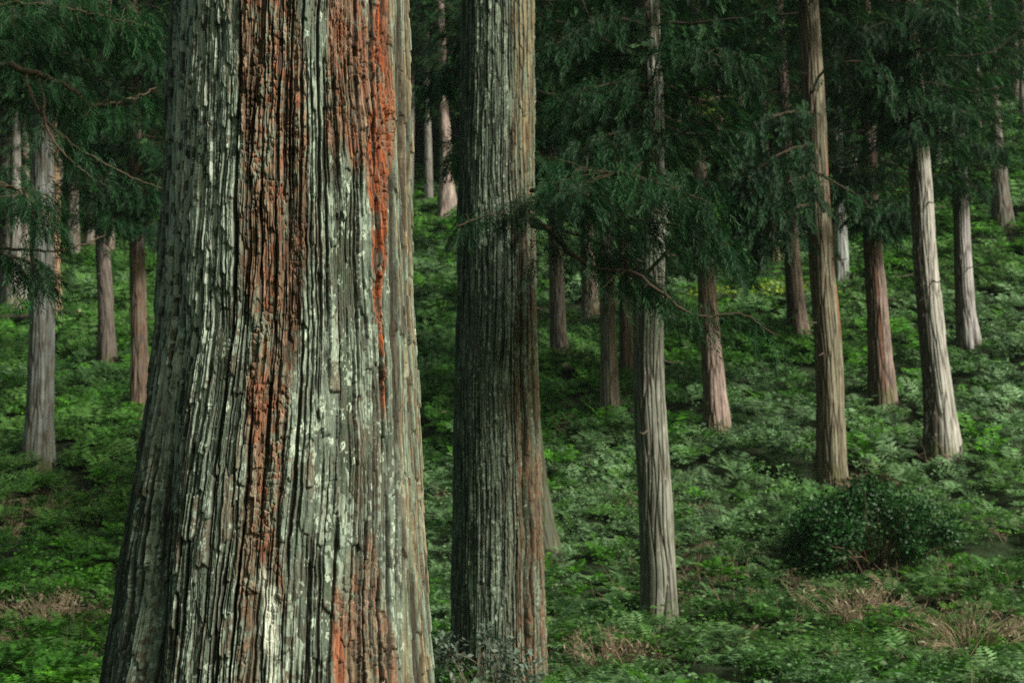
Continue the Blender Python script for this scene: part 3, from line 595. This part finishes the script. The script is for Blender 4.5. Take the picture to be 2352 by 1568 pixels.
# ------------------------------------------------------------------ wood on the upper slope (reads as one dark mass)
def far_wood():
    Vs, Fs, Cs, Ms, o = [], [], [], [], 0; r = np.random.default_rng(5)
    src = []
    for m in FARCROWN:
        v = np.empty(len(m.vertices)*3, np.float32); m.vertices.foreach_get('co', v)
        f = np.empty(len(m.loops), np.int32); m.loops.foreach_get('vertex_index', f)
        mi = np.empty(len(m.polygons), np.int32); m.polygons.foreach_get('material_index', mi)
        c = np.empty(len(m.vertices)*4, np.float32); m.attributes['tint'].data.foreach_get('color', c)
        src.append((v.reshape(-1, 3), f.reshape(-1, 4), mi, c.reshape(-1, 4)[:, :3]))
    pts = []
    for yy in np.arange(84, 160, 5.6):
        for xx in np.arange(-.42*yy-6, .42*yy+6, 5.0): pts.append((xx+r.normal()*1.3, yy+r.normal()*1.6))
    for i, (x, y) in enumerate(pts):
        v, f, mi, c = src[i % 2]; g = float(terr(np.array([x]), np.array([y]))[0]); a = r.random()*6.3; s_ = .8+.4*r.random(); hb = 5+5*r.random()
        ca, sa = cos(a)*s_, sin(a)*s_
        q = np.stack([v[:, 0]*ca-v[:, 1]*sa+x, v[:, 0]*sa+v[:, 1]*ca+y, v[:, 2]*s_+g+hb], -1)
        Vs.append(q); Fs.append(f+o); Ms.append(mi); Cs.append(c*(.7+.6*r.random())); o += len(q)
        tv, tf = tube(np.array([[x, y, g-.5], [x, y, g+.6], [x+.1, y, g+8], [x+.15, y, g+hb+12*s_]]), np.array([.4, .27, .2, .04]), 9)
        Vs.append(tv); Fs.append(tf+o); Ms.append(np.zeros(len(tf), int)); Cs.append(np.tile(LGREY*(.5+.6*r.random()), (len(tv), 1))); o += len(tv)
    me = mkmesh('far_wood', np.vstack(Vs), [np.vstack(Fs)], [M_TWIG, M_LEAF], np.vstack(Cs), midx=np.concatenate(Ms))
    ob = link('far_wood', me); ob['kind'] = 'stuff'; ob['label'] = 'dark cedar wood closing the view high on the slope'; ob['category'] = 'wood'
far_wood()

# ------------------------------------------------------------------ ferns and undergrowth
def fern_clump(nf, npair, seed, L=.5, wid=.26, flat=.0):
    r = np.random.default_rng(seed); out = []
    for i in range(nf):
        az = i*2*pi/nf + r.random()*.8; l = L*(.65+.6*r.random()); up = .55+.85*r.random()-flat
        t = np.linspace(.15, 1, npair); a0 = up
        x = l*t*cos(a0*.6); z = l*(t*sin(a0)*1.15-.60*t**2.4*(.5+.7*r.random()))+.05
        d = np.array([cos(az), sin(az)]); P = np.stack([x*d[0], x*d[1], z], -1); T_ = np.gradient(P, axis=0); T_ /= np.linalg.norm(T_, axis=1)[:, None]
        side = np.array([-d[1], d[0], 0]); tw = (r.random()-.5)*.7
        sp = l*(.85/npair)
        for sg in (-1, 1):
            pl = wid*l*1.6*np.sin(pi*np.clip(t*.86+.12, 0, 1))**.8*(.8+.4*r.random(npair)) + .01
            D = side*sg*cos(tw)+np.array([0, 0, 1])*sg*sin(tw)*.6; D = D[None]*1. + T_*.45; D[:, 2] -= .22
            tip = P+D*pl[:, None]; mid = P+D*(pl*.4)[:, None]
            out.append(np.stack([P, mid+T_*sp*.55, tip, mid-T_*sp*.42], 1))
    return np.concatenate(out)                                          # (n,4,3)
def leaf_clump(nl, seed, Rr=.3, H=.35, ls=.06):
    r = np.random.default_rng(seed); u = r.random(nl)*2*pi; q = Rr*r.random(nl)**.5
    P = np.stack([q*np.cos(u), q*np.sin(u), H*(.2+.8*r.random(nl))*(1-.5*(q/Rr)**2)], -1)
    D = r.normal(size=(nl, 3)); D[:, 2] = np.abs(D[:, 2])*.3-.15; D /= np.linalg.norm(D, axis=1)[:, None]
    N = np.tile([0, 0, 1.], (nl, 1))+r.normal(size=(nl, 3))*.45; W = np.cross(D, N); W /= np.linalg.norm(W, axis=1)[:, None]
    l = ls*(.6+.8*r.random(nl))[:, None]; m = P+D*l*.5
    return np.stack([P, m+W*l*.28, P+D*l, m-W*l*.28], 1)
def scatter(T_, x, y, z, s, az, tilt, C, r):
    n = len(x); ca, sa = np.cos(az)*s, np.sin(az)*s; V = np.empty((n,)+T_.shape)
    V[..., 0] = T_[None, ..., 0]*ca[:, None, None]-T_[None, ..., 1]*sa[:, None, None]
    V[..., 1] = T_[None, ..., 0]*sa[:, None, None]+T_[None, ..., 1]*ca[:, None, None]
    V[..., 2] = T_[None, ..., 2]*s[:, None, None] + V[..., 1]*.33*tilt[:, None, None]
    V += np.stack([x, y, z], -1)[:, None, None]
    K = T_.shape[0]; c = C[:, None]*(.75+.5*r.random((n, K, 1))); return V.reshape(-1, 3).astype(np.float32), np.repeat(c.reshape(-1, 3), 4, 0).astype(np.float32)
def positions(y0, y1, dens, r, side=3.):
    w0, w1 = .37*y0+side, .37*y1+side; n = int((y1-y0)*(w0+w1)*dens); y = y0+(y1-y0)*r.random(n); x = (r.random(n)*2-1)*(.37*y1+side)
    k = np.abs(x) < .37*y+side; return x[k], y[k]
FG = [np.array([.044, .150, .018]), np.array([.100, .235, .048]), np.array([.20, .34, .17]), np.array([.085, .28, .02])]
def clear(x, y):
    k = np.ones(len(x), bool)
    for _, b, _z in T: k &= ~((np.abs(x-b[0]) < .5) & (y > b[1]-.7) & (y < b[1]+.2))
    return k
def undergrowth():
    r = np.random.default_rng(77); Vs, Cs = [], []
    for (y0, y1, dens, nf, npr, L, sc, leafs) in ((8, 15, 8, 8, 9, .30, 1., 110), (15, 30, 19, 8, 8, .27, 1., 90), (30, 48, 9.5, 8, 6, .38, 1.05, 60), (48, 100, 3.6, 7, 5, .58, 1.2, 0)):
        tm = [fern_clump(nf, npr, 900+i+int(y0), L) for i in range(5)]
        if leafs: tm += [leaf_clump(leafs, 950+i+int(y0), .32, .38, .055 if y0 < 30 else .085) for i in range(2)]
        x, y = positions(y0, y1, dens, r); n1 = fbm(x/3.2, y/3.2, 61, 3); n2 = fbm(x/1.1+9, y/1.1, 62, 2); n3 = fbm(x/7, y/7, 63, 2)
        keep = (n2 > -1) & clear(x, y); x, y, n1, n2, n3 = x[keep], y[keep], n1[keep], n2[keep], n3[keep]
        n = len(x); q = np.clip((n1-.38)*3.2+.5*(r.random(n)-.5), 0, 1)[:, None]
        C = FG[0]*(1-q)+FG[1]*q; p = (np.clip((n3-.45)*3+.30*(x/10), 0, 1)*(r.random(n) > .25))[:, None]; C = C*(1-.75*p)+FG[2]*.75*p
        C[r.random(n)+.5*(fbm(x/2.5, y/2.5+7, 65, 2)-.5) > .88] = FG[3]; C = C*(.6+.7*r.random((n, 1)))
        which = np.where(r.random(n) < (.72 if leafs else 1), r.integers(0, 5, n), r.integers(5, 7, n)); z = terr(x, y)+.26*sst(.4, .75, fbm(x/.9+3, y/1.2, 64, 2))
        for k in range(len(tm)):
            m = which == k
            v, c = scatter(tm[k], x[m], y[m], z[m], sc*(.65+.5*r.random(m.sum())+.6*(r.random(m.sum()) > .95)), r.random(m.sum())*6.3, sst(22, 32, y[m]), C[m], r)
            Vs.append(v); Cs.append(c)
    V = np.vstack(Vs); me = mkmesh('ferns', V, [np.arange(len(V)).reshape(-1, 4)], [M_FERN], np.vstack(Cs))
    o = link('fern_cover', me); o['kind'] = 'stuff'; o['label'] = 'dense green ferns and low leaves covering the slope'; o['category'] = 'ferns'
    # dry bracken: thin curled stems and brown fronds in patches
    x, y = positions(12, 36, 5.0, r); n4 = fbm(x/2.4+5, y/2.4, 71, 3) + .09*sst(30, 17, y); k = n4 > .655; x, y = x[k], y[k]; z = terr(x, y); n = len(x)
    tm = [fern_clump(7, 9, 990+i, .30, .10) for i in range(3)]; Vs, Cs = [], []
    for i in range(3):
        m = np.arange(n) % 3 == i
        C = np.array([.20, .155, .10])*(.5+.9*r.random((m.sum(), 1)))
        v, c = scatter(tm[i], x[m], y[m], z[m]+.05, .7+.6*r.random(m.sum()), r.random(m.sum())*6.3, sst(22, 32, y[m]), C, r); Vs.append(v); Cs.append(c)
    tubes = []
    for i in range(min(n*2, 2400)):
        j = r.integers(n); b = np.array([x[j], y[j], z[j]-.02])+np.append(r.normal(size=2)*.2, 0); d = np.append(r.normal(size=2)*.22, .3+.35*r.random())
        e = b+d; m_ = (b+e)/2+r.normal(size=3)*.04; tubes.append(tube(np.stack([b, m_, e]), np.array([.006, .005, .002]), 3))
    Vt, Ft = merge(tubes); V = np.vstack(Vs); c = np.tile([.27, .20, .13], (len(Vt), 1))
    me = mkmesh('dry_bracken', np.vstack([V, Vt]), [np.arange(len(V)).reshape(-1, 4), Ft+len(V)], [M_DRY], np.vstack(Cs+[c]))
    o = link('dry_bracken', me); o['kind'] = 'stuff'; o['label'] = 'brown dead bracken and dry stems among the ferns'; o['category'] = 'dry bracken'
undergrowth()

# ------------------------------------------------------------------ shrubs
def shrub(name, label, base, Rx, Ry, H, nleaf, ls, cols, nstem, seed, cat='shrub', stemc=(.10, .075, .05), lobes=9, stem_r=.012, shell=.55, low=.12, rad=(.34, .5), lw=.26):
    r = np.random.default_rng(seed); root = empty(name, base, label, cat)
    cen = [(q_*Rx, r.uniform(-.6, .6)*Ry, H*r.uniform(.22, .82)*(1-.5*abs(q_)), r.uniform(*rad)) for q_ in r.uniform(-.88, .88, lobes)]
    P = []
    for i in range(nleaf):
        c = cen[r.integers(lobes)]; d = r.normal(size=3); d /= np.linalg.norm(d); q = (shell+(1-shell)*r.random())*c[3]*r.uniform(.8, 1.12)
        P.append((c[0]+d[0]*q*Rx*1.05, c[1]+d[1]*q*Ry, max(low*H*r.random()+.03, c[2]+d[2]*q*H*.75), d[0], d[1], d[2]))
    P = np.array(P); D = P[:, 3:]*.6+r.normal(size=(nleaf, 3))*.6; D[:, 2] -= .1; N = P[:, 3:]+np.array([0, 0, .8])+r.normal(size=(nleaf, 3))*.5
    D /= np.linalg.norm(D, axis=1)[:, None]; W = np.cross(D, N); W /= np.linalg.norm(W, axis=1)[:, None]; l = ls*(.6+.8*r.random((nleaf, 1))); p = P[:, :3]; m = p+D*l*.45
    V = np.stack([p, m+W*l*lw, p+D*l, m-W*l*lw], 1).reshape(-1, 3); q = r.random((nleaf, 1)); C = np.array(cols[0])*(1-q)+np.array(cols[1])*q
    link('leaves', mkmesh('leaves', V, [np.arange(len(V)).reshape(-1, 4)], [M_FERN], np.repeat(C, 4, 0)), root)
    tb = []
    for i in range(nstem):
        e = p[r.integers(nleaf)]; b = np.array([e[0]*.15+r.normal()*.05, e[1]*.15, -.1]); mm = (b+e)/2+r.normal(size=3)*.06*H+[0, 0, .08*H]
        tb.append(tube(spline([b, mm, e], 6), np.linspace(stem_r, stem_r*.25, 6), 5))
    Vt, Ft = merge(tb); link('stems', mkmesh('stems', Vt, [Ft], [M_TWIG], np.tile(stemc, (len(Vt), 1)), True), root)
    return root
b = base_at(2003, 1325); shrub('bush', 'large dark rounded bush of small glossy leaves at the foot of the olive-grey cedar', (b[0], b[1], b[2]), 1.5, 1.2, 1.95, 13000, .08,
      [(.012, .055, .016), (.040, .15, .032)], 90, 305, 'bush', (.15, .10, .07), 34, .016, .25, rad=(.14, .34))
b = at(1105, 1568, 13.); zb = float(terr(b[0:1], np.array([13.]))[0])
shrub('shrub', 'wispy shrub with small blue-grey leaves in front of the foot of the fused-stem cedar', (b[0]-.02, 13., zb), .60, .4, 1.5, 1500, .060,
      [(.09, .14, .10), (.22, .29, .23)], 60, 302, 'shrub', (.30, .24, .17), 16, .006, .05, rad=(.12, .3))

for px, py, rx, H_, n_, ls_, lb, sd_ in ((1755, 690, 2.6, .6, 1000, .16, 'added low yellow-green leaves standing in for sunlit ferns left of the pinkish wide-footed cedar', 311),
                               (1690, 318, 7., 3.6, 4200, .34, 'added bright yellow-green leaves standing in for sunlit growth far behind the boughs on the upper slope', 312)):
    b = base_at(px, py); shrub('shrub', lb, tuple(b), rx, rx*.6, H_, n_, ls_, [(.24, .42, .035), (.46, .58, .08)], 24, sd_, 'shrub', (.12, .1, .06), 10, .03, .4)  # added leaf clumps; sunlight on the far slope is put into their colour
for px, py, rx, H_, lb, sd_ in ((1960, 1450, .95, 1.05, 'dry brown twiggy shrub just below the large dark bush', 321), (2220, 1500, 1.1, .95, 'dry brown twiggy shrub near the lower right corner', 322),
                            (1585, 1268, .35, .5, 'small reddish-brown dead shrub right of the brown-streaked grey cedar', 323), (1385, 1545, .7, .8, 'pale straw-brown brush at the bottom between the fused-stem and brown-streaked cedars', 324),
                            (120, 1470, 1.2, 1.0, 'dry straw-brown brush in the lower left corner beside the huge trunk', 325), (1240, 1500, .3, .7, 'thin dry stalks right at the foot of the fused-stem cedar', 326)):
    b = base_at(px, py); shrub('dry_shrub', lb, tuple(b), rx*1.35, rx*1.1, H_*.9, int(700*rx), .085, [(.20, .155, .10), (.42, .34, .23)], int(190*rx+30), sd_, 'dry shrub', (.36, .28, .19), 14, .006, .05, rad=(.15, .4), lw=.11)
# ------------------------------------------------------------------ fallen log and sticks
def log(name, label, a, b_, r0, colr, endc, seed, cat):
    r = np.random.default_rng(seed); a, b_ = np.array(a), np.array(b_); P = spline([a, (a+b_)/2+[0, 0, -.05], b_], 24); V, f = tube(P, np.linspace(r0, r0*.85, 24), 14)
    V = V+(fbm(V[:, 0]*6+V[:, 2]*4, V[:, 1]*6, seed, 3)[:, None]-.5)*.04
    root = empty(name, tuple(a), label, cat); C = np.tile(colr, (len(V), 1))*(.7+.6*r.random((len(V), 1)))
    rel(None, mkmesh('log_bark', V, [f], [M_FAR], C, True), 'bark', root)
    d = (b_-a)/np.linalg.norm(b_-a)
    for i, k in ((0, -1), (23, 1)):
        ring = V[i*14:(i+1)*14]; cc = ring.mean(0)+d*k*.004; Vv = np.vstack([ring*.93+cc*.07+d*k*.004, cc[None]+d*k*.012]); Ff = np.stack([np.arange(14), (np.arange(14)+1) % 14, np.full(14, 14)], -1)
        rel(None, mkmesh('cut_end', Vv, [Ff], [M_FAR], np.tile(endc, (15, 1))), 'cut_end', root)
pa, pb = base_at(2, 748), base_at(188, 742)
log('fallen_log', 'fallen log with pale cut end lying across the left slope behind the blue-grey cedar', pa+[0, 0, .3], pb+[0, -.3, .42], .13, (.15, .12, .09), (.45, .36, .25), 3, 'log')

# ------------------------------------------------------------------ thin forest air
def haze():
    m = bpy.data.materials.new('air'); m.use_nodes = True; n = m.node_tree.nodes; n.clear()
    o = n.new('ShaderNodeOutputMaterial'); v = n.new('ShaderNodeVolumePrincipled'); v.inputs['Color'].default_value = (.80, .95, .90, 1)
    v.inputs['Density'].default_value = .00022; m.node_tree.links.new(v.outputs[0], o.inputs['Volume'])
    x0, x1, y0, y1, z0, z1 = -330, 350, -60, 420, -60, 330
    V = np.array([(x, y, z) for x in (x0, x1) for y in (y0, y1) for z in (z0, z1)], float)
    Q = np.array([(0, 1, 3, 2), (4, 6, 7, 5), (0, 4, 5, 1), (2, 3, 7, 6), (0, 2, 6, 4), (1, 5, 7, 3)])
    ob = link('haze', mkmesh('haze', V, [Q], [m])); ob['kind'] = 'stuff'
haze()
